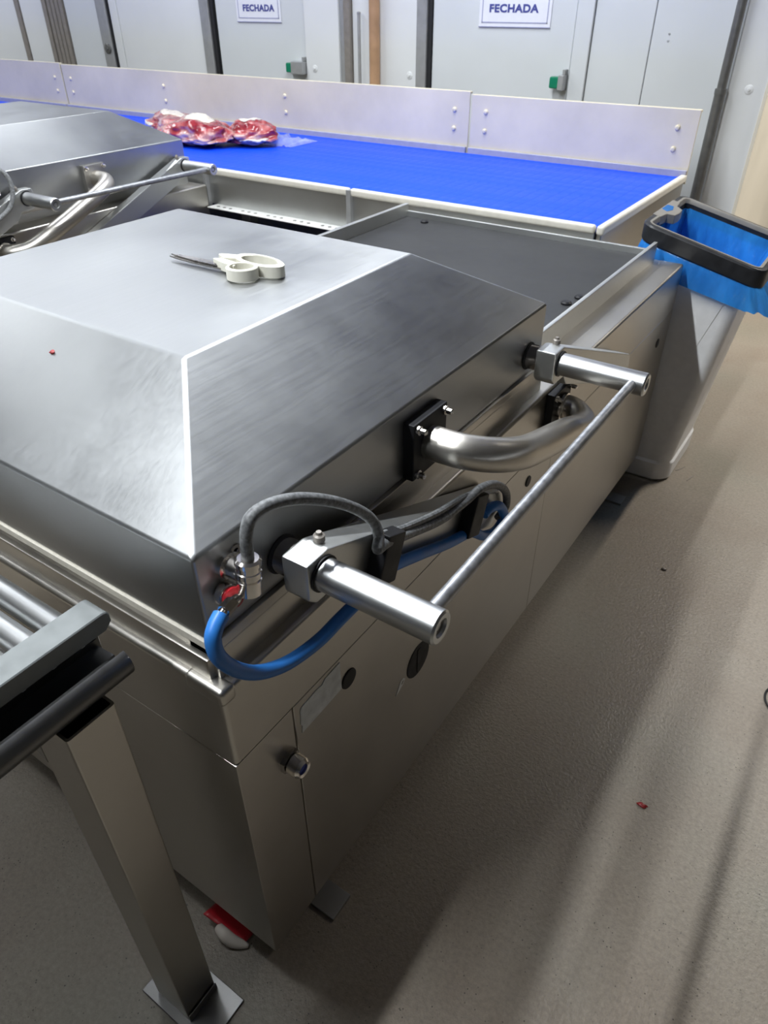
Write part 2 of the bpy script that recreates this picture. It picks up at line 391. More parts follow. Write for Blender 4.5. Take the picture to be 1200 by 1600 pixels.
# ------------------------------------------------------------------ ceiling lamps (above the frame)
def lamp_mat():
    m, nt, b = mat_base('lamp_tube'); b.inputs['Base Color'].default_value = (0.9, 0.9, 0.9, 1)
    b.inputs['Emission Color'].default_value = (0.95, 0.98, 1, 1); b.inputs['Emission Strength'].default_value = 6
    return m
M['tube'] = lamp_mat()
def ceiling_lamp(x, y, length, power, label, z=3.2, wid=0.06, col=(0.93, 0.97, 1.0), spread=180):
    r = empty('ceiling_lamp', (x, y, z), label, 'lamp', 'linear ceiling lamps')
    MB().box(-0.07, 0.07, -length / 2, length / 2, 0.03, 0.10, 0.008).build('housing', 'lamp_white', r)
    MB().cyl((0, -length / 2 + 0.02, 0.018), (0, length / 2 - 0.02, 0.018), 0.013).build('lamp_tube', 'tube', r)
    L = bpy.data.lights.new('lamp_light', 'AREA'); L.shape = 'RECTANGLE'; L.size = wid; L.size_y = length; L.energy = power; L.color = col; L.spread = math.radians(spread)   # narrower cone is set to keep light off the shaded near floor
    lo = bpy.data.objects.new('lamp_light', L); COL.objects.link(lo); lo.parent = r; lo.location = (0, 0, 0)
    return r
WARM = (1.0, 0.95, 0.88)
ceiling_lamp(-0.87, -0.1, 3.2, 134, 'long linear ceiling lamp over the near packing machine')
ceiling_lamp(-1.5, 2.6, 1.6, 55, 'added short linear lamp over the blue belt, brightening wall and guard')  # added lamp, lifts the back wall, belt and guard
ceiling_lamp(-3.9, 1.5, 3.8, 72, 'long linear ceiling lamp over the far packing machine')
ceiling_lamp(-7.2, 1.8, 4.0, 75, 'long linear ceiling lamp at the far left of the hall')
ceiling_lamp(1.2, 4.6, 2.2, 90, 'linear ceiling lamp over the passage at the right', col=WARM, spread=118)

# ------------------------------------------------------------------ packing machine
ZB = 0.97; ZK = 1.113; ZR = 1.24
SH = ((0.172, 1.02), (1.009, 1.016)); SWING = 1.116
def lid_mesh(dy):
    x0, x1, y0, y1 = -1.152, -0.026, 0.02 + dy, 1.083 + dy; i = 0.222
    V = [(x0, y0, ZB), (x1, y0, ZB), (x1, y1, ZB), (x0, y1, ZB),
         (x0, y0, ZK), (x1, y0, ZK), (x1, y1, ZK), (x0, y1, ZK),
         (x0 + i, y0 + i, ZR), (x1 - i, y0 + i, ZR), (x1 - i, y1 - i, ZR), (x0 + i, y1 - i, ZR)]
    F = [(0, 3, 2, 1), (8, 9, 10, 11)]
    for k in range(4):
        j = (k + 1) % 4; F += [(k, j, j + 4, k + 4), (k + 4, j + 4, j + 8, k + 8)]
    return V, F
def machine(px, swung, label):
    O = (px, 0, 0)
    r = empty('packing_machine', O, label, 'machine', 'stainless packing machines')
    def add(mb, name, mat, parent=r, **kw): return mb.build(name, mat, parent, **kw)
    W = -1.19
    # --- body
    body = add(MB().box(W + 0.004, -0.006, 0.006, 2.284, 0.115, 0.745), 'body', 'steel')
    add(MB().box_top(W, 0, 0, 2.29, 0.7395, 0.90, 0.009, 4), 'top_deck', 'steel', body)
    ell = lambda ye: [(W, 0.0), (0.0, 0.0), (0.0, ye), (-0.0065, ye), (-0.0065, 0.0062), (W, 0.0062)]
    add(MB().prism(ell(0.1285), XY, 0.106, 0.7365, 0.0018, 2), 'corner_panel', 'steel', body)
    add(MB().box(-0.0065, -0.0005, 0.1325, 1.194, 0.106, 0.7365, 0.0012, 1), 'side_panel', 'steel', body)
    add(MB().box(-0.0065, -0.0005, 1.196, 2.29, 0.106, 0.7365, 0.0012, 1), 'side_panel', 'steel', body)
    add(MB().box(W, W + 0.005, 0.008, 2.29, 0.106, 0.7365, 0.001, 1), 'far_side_panel', 'steel', body)
    add(MB().box(-0.075, 0.001, -0.001, 0.03, 0.870, 0.901, 0.009, 4), 'corner_cover', 'steel', body)
    # feet
    for fx in (-0.06, W + 0.06):
        for fy in (0.19, 2.1):
            f = add(MB().box(fx - 0.022, fx + 0.022, fy - 0.022, fy + 0.022, 0.0, 0.13, 0.002, 1), 'foot', 'steel_dull')
            add(MB().box(fx - 0.03, fx + 0.09 if fx > -0.5 else fx + 0.03, fy - 0.045, fy + 0.02, 0.0, 0.008, 0.001, 1), 'foot_plate', 'steel_dull', f)
    # --- two beds with raised rim
    for by0, by1 in ((0.075, 1.03), (1.19, 2.262)):
        add(MB().box(-1.14, -0.112, by0 + 0.008, by1 - 0.008, 0.895, 0.918, 0.002, 1), 'bed_plate', 'bed')
        rm = MB()
        rm.box(-0.113, -0.099, by0, by1, 0.895, 0.966, 0.003, 2); rm.box(-1.155, -1.135, by0, by1, 0.895, 0.966, 0.003, 2)
        rm.box(-1.15, -0.10, by0, by0 + 0.014, 0.895, 0.955, 0.003, 2); rm.box(-1.15, -0.10, by1 - 0.014, by1, 0.895, 0.94, 0.003, 2)
        add(rm, 'bed_rim', 'alu_block')
    add(MB().box(-1.165, -0.03, 0.012, 0.060, 0.895, 0.938, 0.004, 2).box(-1.165, -0.022, 0.022, 0.062, 0.935, 0.952, 0.002, 1), 'bed_frame', 'steel', body)
    add(MB().box(-0.075, -0.021, 0.022, 1.10, 0.895, 0.951, 0.003, 2), 'bed_ledge', 'steel', body)
    # small screws in the bed
    for sx, sy in ((-0.16, 1.70), (-0.175, 1.63), (-1.02, 2.20)):
        add(MB().lathe((sx, sy, 0.917), (0, 0, 1), [(0, 0.016), (0.006, 0.016), (0.010, 0.011), (0.010, 0.004)], 14), 'bed_screw', 'black')
    # --- lid
    dy = SWING if swung else 0.0
    V, F = lid_mesh(dy)
    lid = add(MB().mesh(V, F, 0.005, 3), 'lid', 'lid', angle=50)
    g = 0.006
    gs = MB().box(-1.155, -0.027, 0.017 + dy, 0.06 + dy, 0.954, 0.9705, 0.002, 1).box(-1.15, -0.034, 1.05 + dy, 1.08 + dy, 0.956, 0.971, 0.002, 1)
    gs.box(-1.15, -1.12, 0.05 + dy, 1.06 + dy, 0.956, 0.971, 0.002, 1)
    add(gs, 'gasket', 'gasket', lid)
    add(MB().box(-0.06, -0.0185, 0.03 + dy, 1.075 + dy, 0.9515, 0.9708, 0.003, 2), 'lid_flange', 'steel', lid)
    # --- arms, shafts, sleeves
    sgn = -1 if swung else 1
    for k, (sy0, szz) in enumerate(SH):
        sy = sy0 + dy; py = sy0 + SWING / 2; pz = 0.800
        d = Vector((py - sy, pz - szz)); Lg = d.length; d /= Lg; nrm = Vector((-d.y, d.x)) * sgn  # upward normal
        def q(u, w_): return (sy + d.x * u + nrm.x * w_, szz + d.y * u + nrm.y * w_)
        c = lambda u, w_: (sy + sgn * u, szz + w_)
        poly = [c(-0.033, 0.033), c(0.014, 0.034), q(Lg + 0.02, 0.034), q(Lg + 0.045, 0.01), q(Lg + 0.045, -0.03), q(Lg + 0.02, -0.05), q(0.085, -0.048), c(0.036, -0.046), c(-0.018, -0.044), c(-0.033, -0.030)]
        arm = add(MB().prism(poly, YZ, 0.003, 0.05, 0.005, 2), 'arm', 'alu_block')
        add(MB().lathe((-0.03, sy, szz), (1, 0, 0), [(0, 0.0275), (0.034, 0.0275)]), 'shaft', 'dark_shaft', arm)
        add(MB().lathe((-0.03, sy, szz), (1, 0, 0), [(0, 0.031), (0.006, 0.031), (0.009, 0.0285)]), 'shaft_seal', 'black', arm)
        sl = add(MB().lathe((0.05, sy, szz), (1, 0, 0), [(0, 0.0215), (0.001, 0.0245), (0.186, 0.0245), (0.189, 0.0215), (0.1885, 0.014), (0.184, 0.0125)], 40), 'sleeve', 'alu', arm)
        add(MB().lathe((0.049, sy, szz), (1, 0, 0), [(0, 0.028), (0.004, 0.028), (0.004, 0.0246)]), 'collar_ring', 'black', arm)
        add(MB().lathe((0.23, sy, szz), (1, 0, 0), [(0, 0.0115), (0.0045, 0.0115), (0.0045, 0.006), (0.001, 0.005)]), 'end_plug', 'postgrey', arm)
        t0 = q(0.012, 0.034)
        add(MB().lathe((0.026, t0[0], t0[1] - 0.004), (0, 0, 1), [(0, 0.006), (0.008, 0.006), (0.009, 0.0085), (0.018, 0.0085), (0.020, 0.005), (0.024, 0.004)], 12), 'grease_nipple', 'frame_dark', arm)
        add(MB().lathe((-0.002, py, pz), (1, 0, 0), [(0, 0.022), (0.006, 0.022)]), 'pivot_pin', 'dark_shaft', arm)
    hb0 = (0.213, SH[0][0] + dy + 0.02, SH[0][1] + 0.002); hb1 = (0.213, SH[1][0] + dy - 0.02, SH[1][1] + 0.002)
    add(MB().cyl(hb0, hb1, 0.0105, seg=20), 'handle_bar', 'bar')
    # --- vacuum pipe with flanges
    ly = 0.548 + dy; lz = 1.028; by = 0.548 + SWING / 2 + 0.045; bz = 0.842
    fl1 = add(MB().box(-0.027, -0.004, ly - 0.056, ly + 0.056, lz - 0.056, lz + 0.056, 0.003, 2), 'lid_flange_plate', 'black' if not swung else 'steel_dull')
    for a in (-1, 1):
        for b_ in (-1, 1):
            add(MB().lathe((-0.006, ly + a * 0.044, lz + b_ * 0.044), (1, 0, 0), [(0, 0.0085), (0.007, 0.0085), (0.0072, 0.0055), (0.018, 0.0055), (0.020, 0.003)], 12), 'flange_bolt', 'chrome', fl1)
    fl2 = add(MB().box(0.0, 0.02, by - 0.056, by + 0.056, bz - 0.05, bz + 0.05, 0.003, 2), 'body_flange_plate', 'black')
    for a in (-1, 1):
        for b_ in (-1, 1):
            add(MB().lathe((0.018, by + a * 0.044, bz + b_ * 0.038), (1, 0, 0), [(0, 0.0085), (0.007, 0.0085), (0.0072, 0.0055), (0.018, 0.0055), (0.020, 0.003)], 12), 'flange_bolt', 'chrome', fl2)
    if not swung:
        path = [(-0.006, ly, lz), (0.03, ly, lz), (0.065, ly + 0.006, lz - 0.001), (0.098, ly + 0.035, lz - 0.010), (0.118, ly + 0.09, lz - 0.030), (0.122, ly + 0.17, lz - 0.058),
                (0.12, by - 0.25, bz + 0.075), (0.115, by - 0.15, bz + 0.037), (0.10, by - 0.07, bz + 0.012), (0.07, by - 0.02, bz + 0.002), (0.045, by, bz), (0.018, by, bz)]
    else:
        path = [(-0.006, ly, lz), (0.03, ly, lz), (0.065, ly - 0.006, lz - 0.001), (0.098, ly - 0.035, lz - 0.010), (0.118, ly - 0.09, lz - 0.030), (0.122, ly - 0.17, lz - 0.062),
                (0.12, by + 0.25, bz + 0.085), (0.115, by + 0.15, bz + 0.045), (0.10, by + 0.07, bz + 0.012), (0.07, by + 0.02, bz + 0.002), (0.045, by, bz), (0.018, by, bz)]
    pp = add(MB().tube(path, 0.0315, 22, 6), 'vacuum_pipe', 'pipe')
    add(MB().lathe((0.018, by, bz), (1, 0, 0), [(0, 0.036), (0.012, 0.036), (0.014, 0.032)]), 'pipe_collar', 'chrome', pp)
    # --- cables and hoses on the near arm
    if not swung:
        GREY = [(0.012, 0.0735, 1.092), (0.012, 0.077, 1.133), (0.013, 0.09, 1.154), (0.016, 0.123, 1.154), (0.025, 0.166, 1.14), (0.035, 0.219, 1.108), (0.045, 0.263, 1.071), (0.055, 0.285, 1.041),
                (0.066, 0.284, 1.018), (0.073, 0.270, 1.007), (0.070, 0.300, 0.998), (0.0605, 0.377, 0.961), (0.0605, 0.483, 0.923), (0.062, 0.575, 0.91), (0.068, 0.618, 0.915), (0.068, 0.685, 0.887), (0.066, 0.748, 0.833), (0.062, 0.769, 0.782), (0.0605, 0.735, 0.770)]
        BLUE = [(0.022, 0.009, 1.058), (0.026, -0.005, 1.053), (0.030, -0.016, 1.041), (0.034, -0.016, 1.014), (0.038, 0.003, 0.976), (0.042, 0.036, 0.941), (0.045, 0.088, 0.913), (0.047, 0.152, 0.901), (0.049, 0.201, 0.905),
                (0.055, 0.250, 0.915), (0.062, 0.280, 0.928), (0.0625, 0.306, 0.936), (0.063, 0.398, 0.901), (0.063, 0.512, 0.852), (0.063, 0.603, 0.818), (0.065, 0.661, 0.773), (0.068, 0.717, 0.752), (0.070, 0.745, 0.772), (0.068, 0.719, 0.814), (0.063, 0.684, 0.828), (0.0605, 0.662, 0.824)]
        add(MB().tube(GREY, 0.0085, 12, 6), 'grey_cable', 'greyhose')
        add(MB().tube(BLUE, 0.0105, 14, 6), 'blue_air_hose', 'bluehose')
        # second thinner cable running on the arm side
        add(MB().tube([(0.058, 0.30, 1.008), (0.0565, 0.36, 0.98), (0.0565, 0.47, 0.942), (0.0565, 0.57, 0.918), (0.057, 0.62, 0.90)], 0.006, 10, 5), 'thin_cable', 'greyhose')
        for cy, cz, s_ in ((0.306, 0.965, 1.0), (0.606, 0.862, 1.0)):
            a0 = math.atan2(-0.22, 0.558)
            poly = [(-0.026, -0.045), (0.026, -0.045), (0.026, 0.042), (-0.026, 0.042)]
            poly = [(cy + u * math.cos(a0) - v * math.sin(a0), cz + u * math.sin(a0) + v * math.cos(a0)) for u, v in poly]
            add(MB().prism(poly, YZ, 0.049, 0.0775, 0.004, 2), 'hose_clamp', 'black')
        # plug: elbow coupling with knurled nut
        pl = add(MB().lathe((-0.028, 0.0715, 1.072), (1, 0, 0), [(0, 0.019), (0.008, 0.019), (0.009, 0.0145), (0.03, 0.0145)]), 'cable_plug', 'chrome')
        add(MB().lathe((0.012, 0.068, 1.043), (0, 0.06, 0.55), [(0, 0.012), (0.003, 0.0165), (0.024, 0.0165), (0.025, 0.0145), (0.028, 0.0145), (0.029, 0.017), (0.037, 0.017), (0.038, 0.0155), (0.046, 0.0155), (0.047, 0.0175), (0.053, 0.0175), (0.056, 0.014), (0.056, 0.010)], 20), 'plug_nut', 'chrome', pl)
        add(MB().lathe((-0.028, 0.088, 1.083), (1, 0, 0), [(0, 0.010), (0.004, 0.010), (0.004, 0.005), (0.002, 0.004)], 14), 'side_screw', 'dark_shaft')
        # air fitting
        af = add(MB().lathe((-0.028, 0.058, 1.035), (0.93, -0.25, 0.25), [(0, 0.018), (0.004, 0.018), (0.005, 0.0145), (0.009, 0.0145), (0.010, 0.0165), (0.024, 0.0165), (0.026, 0.013)], 20), 'air_fitting', 'chrome')
        add(MB().lathe((-0.003, 0.0515, 1.0415), (0.93, -0.25, 0.25), [(0, 0.0145), (0.005, 0.0145), (0.007, 0.010)], 20), 'fitting_ring', 'red', af)
        add(MB().tube([(0.0, 0.0505, 1.0425), (0.010, 0.046, 1.049), (0.014, 0.034, 1.053)], 0.0075, 12, 5), 'fitting_elbow', 'chrome', af)
        add(MB().cyl((0.0135, 0.036, 1.0525), (0.020, 0.014, 1.057), 0.0095, seg=6).cyl((0.020, 0.014, 1.057), (0.0225, 0.006, 1.058), 0.0065), 'fitting_stem', 'chrome', af)
        # side-panel details
        add(MB().lathe((-0.001, 0.279, 0.664), (1, 0, 0), [(0, 0.0215), (0.003, 0.0205), (0.004, 0.016)]), 'hole_plug', 'black', body)
        add(MB().lathe((-0.001, 0.527, 0.485), (1, 0, 0), [(0, 0.046), (0.002, 0.045), (0.003, 0.04), (0.0025, 0.012)]), 'hole_cover', 'black', body)
        add(MB().box(0.001, 0.0035, 0.520, 0.534, 0.449, 0.521, 0.001, 1), 'cover_slot', 'rubber', body)
        add(MB().lathe((-0.001, 1.049, 0.667), (1, 0, 0), [(0, 0.0155), (0.003, 0.0145), (0.004, 0.01)]), 'hole_plug', 'black', body)
        add(MB().lathe((-0.001, 2.159, 0.65), (1, 0, 0), [(0, 0.017), (0.003, 0.016), (0.004, 0.012)]), 'hole_plug', 'black', body)
        lb = [(0.146, 0.712), (0.150, 0.7175), (0.19, 0.7215), (0.205, 0.719), (0.215, 0.727), (0.2555, 0.729), (0.257, 0.659), (0.20, 0.657), (0.145, 0.656), (0.148, 0.672), (0.144, 0.680), (0.146, 0.695)]
        tag(add(MB().prism(lb, YZ, -0.0008, 0.0008), 'torn_label', 'sticker', body, smooth=False), 'torn grey paper label')
        st = [(0.437, 0.452), (0.448, 0.466), (0.456, 0.480), (0.466, 0.482), (0.474, 0.474), (0.466, 0.464), (0.450, 0.456)]
        add(MB().prism(st, YZ, -0.0008, 0.0008), 'small_sticker', 'white_sticker', body, smooth=False)
        add(MB().prism([(0.458, 0.470), (0.462, 0.476), (0.468, 0.475), (0.462, 0.468)], YZ, 0.0005, 0.0012), 'sticker_mark', 'frame_dark', body, smooth=False)
        gl = add(MB().lathe((-0.001, 0.105, 0.629), (1, 0, 0), [(0, 0.022), (0.010, 0.022), (0.011, 0.018), (0.014, 0.018)], 6), 'cable_gland', 'dark_shaft', body)
        add(MB().lathe((0.012, 0.105, 0.629), (1, 0, 0), [(0, 0.019), (0.018, 0.019), (0.024, 0.015), (0.022, 0.0105), (0.012, 0.010)], 20), 'gland_nut', 'chrome', body)
        add(MB().cyl((0.02, 0.105, 0.629), (0.0305, 0.105, 0.629), 0.0095), 'gland_plug', 'belt_dark', body)
    else:
        add(MB().tube([(0.012, 1.19, 1.09), (0.012, 1.188, 1.125), (0.02, 1.20, 1.138), (0.04, 1.222, 1.13), (0.058, 1.232, 1.10), (0.066, 1.226, 1.05), (0.064, 1.20, 1.005), (0.0605, 1.15, 0.975), (0.0605, 1.1, 0.955), (0.0605, 1.0, 0.92)], 0.0085, 12, 6), 'grey_cable', 'greyhose')
        pl = add(MB().lathe((-0.028, 1.19, 1.06), (1, 0, 0), [(0, 0.019), (0.008, 0.019), (0.009, 0.0145), (0.04, 0.0145)]), 'cable_plug', 'chrome')
        add(MB().lathe((0.012, 1.19, 1.045), (0, 0, 1), [(0, 0.0165), (0.04, 0.0165), (0.05, 0.012)]), 'plug_nut', 'chrome', pl)
    return r
machine(0.0, False, 'near stainless packing machine with white-handled scissors on its closed lid')
machine(-2.361, True, 'stainless packing machine farther back, lid beside the raw meat')

# ------------------------------------------------------------------ blue belt conveyor
BX1 = -0.345; BX0 = -8.6; BY0 = 2.345; BY1 = 3.445; BZ = 0.962
def belt_conveyor():
    O = (-3, 2.9, 0)
    r = empty('belt_conveyor', O, 'long conveyor with bright blue slatted belt and steel back guard', 'conveyor')
    def add(mb, name, mat, parent=r, **kw): return mb.build(name, mat, parent, off=O, **kw)
    base = add(MB().box(BX0, BX1 - 0.02, BY0 + 0.01, BY1 - 0.01, 0.80, 0.945, 0.002, 1), 'belt_bed', 'steel_dull')
    belt = add(MB().box(BX0, BX1 - 0.002, BY0 + 0.004, BY1 - 0.002, 0.943, 0.953), 'belt', 'belt', smooth=False)
    # slats: one shared mesh, slightly crowned
    pitch = 0.05
    t = MB(); hw = pitch / 2 - 0.0004
    prof = [(-hw, 0.950), (-hw, 0.9614), (-hw * 0.8, BZ), (hw * 0.8, BZ), (hw, 0.9614), (hw, 0.950)]
    t.prism(prof, XZ, BY0 + 0.003, BY1 - 0.002)
    first = None; n = 0; x = BX1 - pitch / 2
    while x > BX0 + 0.05 and n < 160:
        if first is None:
            first = t.build('belt_slat', 'belt', belt, angle=20); first.location = (x - O[0], -O[1], -O[2])
        else: link_copy(first, belt, (x - O[0], -O[1], -O[2]))
        x -= pitch; n += 1
    # front rails (three lengths), round-topped
    for a, b in ((-0.352, -1.486), (-1.494, -2.392), (-2.40, -5.2), (-5.208, BX0)):
        add(MB().box(b, a, BY0 - 0.026, BY0 + 0.003, 0.940, 0.973, 0.011, 4), 'side_rail', 'cream_rail')
        add(MB().box(b + 0.002, a - 0.002, BY0 - 0.012, BY0 + 0.01, 0.80, 0.942, 0.002, 1), 'side_plate', 'alu_block')
    for jx in (-1.49, -2.396):
        add(MB().box(jx - 0.012, jx + 0.012, BY0 - 0.034, BY0 - 0.01, 0.79, 0.968, 0.003, 2), 'rail_bracket', 'frame')
    # end rail
    add(MB().box(BX1 - 0.002, BX1 + 0.030, BY0 - 0.024, BY1 + 0.015, 0.938, 0.973, 0.011, 4), 'end_rail', 'cream_rail')
    add(MB().box(BX1 - 0.002, BX1 + 0.018, BY0 - 0.01, BY1 + 0.01, 0.74, 0.940, 0.003, 1), 'end_plate', 'steel')
    add(MB().box(BX1 + 0.018, BX1 + 0.095, BY0 + 0.015, BY0 + 0.025, 0.80, 0.875, 0.002, 1).box(BX1 + 0.016, BX1 + 0.024, BY0 + 0.015, BY0 + 0.12, 0.80, 0.875, 0.002, 1), 'end_bracket', 'white_rail')
    # back guard panels with bolts, grey wear strip beneath
    for a, b, zt, dyy in ((-0.318, -1.500, 1.243, 0.0), (-1.512, -5.03, 1.255, 0.004), (-5.05, BX0, 1.262, 0.008)):
        g = add(MB().box(b, a, 3.452 + dyy, 3.462 + dyy, 0.93, zt, 0.0035, 2).box(b, a, 3.455 + dyy, 3.48 + dyy, zt - 0.012, zt, 0.0035, 2), 'guard_panel', 'guard')
        xs = [a - 0.09, b + 0.09] + ([] if a > -1 else [a - 1.3, a - 2.4])
        for bx in xs:
            for bz in (1.165, 1.075):
                add(MB().lathe((bx, 3.453 + dyy, bz), (0, -1, 0), [(0, 0.013), (0.004, 0.013), (0.011, 0.008), (0.012, 0.002)], 14), 'guard_bolt', 'guard', g)
        add(MB().box(b, a - 0.003, 3.437, 3.453 + dyy, 0.955, 0.992, 0.003, 1), 'wear_strip', 'wear', g)
    # perforated support rail below the belt and the return belt
    pr = add(MB().box(-2.35, -1.20, 2.262, 2.336, 0.795, 0.801, 0.002, 1), 'support_rail', 'white_rail')
    h0 = None
    for k in range(26):
        hx = -2.30 + k * 0.042
        if k % 4 == 3: continue
        if h0 is None:
            h0 = add(MB().lathe((0, 0, 0), (0, 0, 1), [(0, 0.009), (0.003, 0.008), (0.004, 0.004)], 10), 'rail_rivet', 'steel_dull', pr); h0.data.transform(Matrix.Translation(Vector(O)))
            h0.location = (hx - O[0], 2.292 - O[1], 0.800 - O[2])
        else: link_copy(h0, pr, (hx - O[0], 2.292 - O[1], 0.800 - O[2]))
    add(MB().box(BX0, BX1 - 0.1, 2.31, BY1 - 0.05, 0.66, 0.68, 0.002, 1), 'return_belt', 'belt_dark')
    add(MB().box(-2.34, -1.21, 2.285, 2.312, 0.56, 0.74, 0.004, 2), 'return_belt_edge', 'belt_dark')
    for lx in (-0.7, -2.2, -4.2, -6.2):
        for ly in (BY0 + 0.06, BY1 - 0.06):
            add(MB().box(lx - 0.03, lx + 0.03, ly - 0.03, ly + 0.03, 0, 0.802, 0.003, 1), 'leg', 'steel_dull')
    for ly in (BY0 + 0.06, BY1 - 0.06):
        add(MB().box(BX0, BX1 - 0.1, ly - 0.02, ly + 0.02, 0.58, 0.64, 0.003, 1), 'long_beam', 'steel_dull')
belt_conveyor()

# ------------------------------------------------------------------ roller conveyor (front left)
def roller_conveyor():
    O = (-0.14, -0.13, 0)
    r = empty('roller_conveyor', O, 'roller conveyor end with grey side rail and square steel leg', 'conveyor')
    def add(mb, name, mat, parent=r, **kw): return mb.build(name, mat, parent, off=O, **kw)
    # far end of the side rail has a rounded corner
    poly = [(-0.045, 0.996), (-0.041, 1.000), (-0.041, 1.012), (-0.044, 1.018), (-0.050, 1.02), (-1.6, 1.02), (-1.6, 0.990), (-0.052, 0.990)]
    add(MB().prism(poly, YZ, -0.183, -0.139, 0.0015, 1), 'side_rail', 'grey_rail')
    add(MB().box(-1.30, -1.256, -1.6, -0.042, 0.990, 1.02, 0.003, 2), 'side_rail', 'grey_rail')
    ro = None
    for k in range(30):
        y = -0.083 - k * 0.043
        if ro is None:
            ro = MB().cyl((-1.26, 0, 0), (-0.176, 0, 0), 0.0185, seg=20).cyl((-0.185, 0, 0), (-0.15, 0, 0), 0.006, seg=10).build('roller', 'alu', r)
            ro.location = (-O[0], y - O[1], 0.985)
        else: link_copy(ro, r, (-O[0], y - O[1], 0.985))
    # curled channel under the rail
    prof = []
    cx, cz, R0, R1 = -0.121, 0.947, 0.0225, 0.0195
    A = [math.radians(a) for a in range(70, -176, -15)]
    for a in A: prof.append((cx + R0 * math.cos(a), cz + R0 * math.sin(a)))
    prof += [(-0.185, 0.935), (-0.185, 0.938)]
    for a in A[::-1]: prof.append((cx + R1 * math.cos(a), cz + R1 * math.sin(a)))
    t = bmesh.new(); n = len(prof)
    va = [t.verts.new((u, -0.052, v)) for u, v in prof]; vb = [t.verts.new((u, -1.6, v)) for u, v in prof]
    for k in range(n): t.faces.new((va[k], va[(k + 1) % n], vb[(k + 1) % n], vb[k]))
    m = len(A); h = n // 2
    for k in range(h - 1):
        for V_ in (va, vb): t.faces.new((V_[k], V_[k + 1], V_[n - 2 - k], V_[n - 1 - k]))
    mb = MB(); mb.merge(t); add(mb, 'curled_channel', 'channel')
    add(MB().box(-0.186, -0.180, -1.6, -0.045, 0.925, 0.992, 0.001, 1), 'web_plate', 'channel')
    # leg: open square tube
    x0, x1, y0, y1, zt = -0.188, -0.094, -0.168, -0.094, 0.918; tk = 0.004
    lg = MB()
    ro_ = lambda z: ring_pts(x0, x1, y0, y1, z, 0.004, n=2); ri_ = lambda z: ring_pts(x0 + tk, x1 - tk, y0 + tk, y1 - tk, z, 0.002, n=2)
    loft(lg, [ro_(0.006), ro_(zt), ri_(zt), ri_(0.006)], False, False)
    leg = add(lg, 'leg', 'steel')
    fp = add(MB().box(-0.215, -0.028, -0.185, -0.080, 0, 0.007, 0.001, 1), 'foot_plate', 'channel')
    add(MB().box(-0.092, -0.089, -0.168, -0.094, 0.006, 0.03, 0.001, 1), 'foot_weld', 'steel_dull', fp)
    add(MB().prism([(-0.188, 0.80), (-0.188, 0.918), (-0.30, 0.918), (-0.30, 0.87)], XZ, -0.168, -0.164), 'gusset', 'steel_dull', smooth=False)
    add(MB().box(-1.26, -0.185, -0.16, -0.11, 0.87, 0.925, 0.003, 1), 'cross_beam', 'steel_dull')
    add(MB().box(-1.30, -1.21, -0.168, -0.094, 0.0, 0.925, 0.003, 1), 'leg', 'steel')
    add(MB().box(-0.188, -0.094, -1.5, -1.43, 0.0, 0.935, 0.003, 1), 'leg', 'steel')
    add(MB().box(-1.30, -1.21, -1.5, -1.43, 0.0, 0.99, 0.003, 1), 'leg', 'steel')
    add(MB().box(-0.184, -0.178, -1.6, -0.05, 0.92, 0.95), 'lower_web', 'channel')
roller_conveyor()

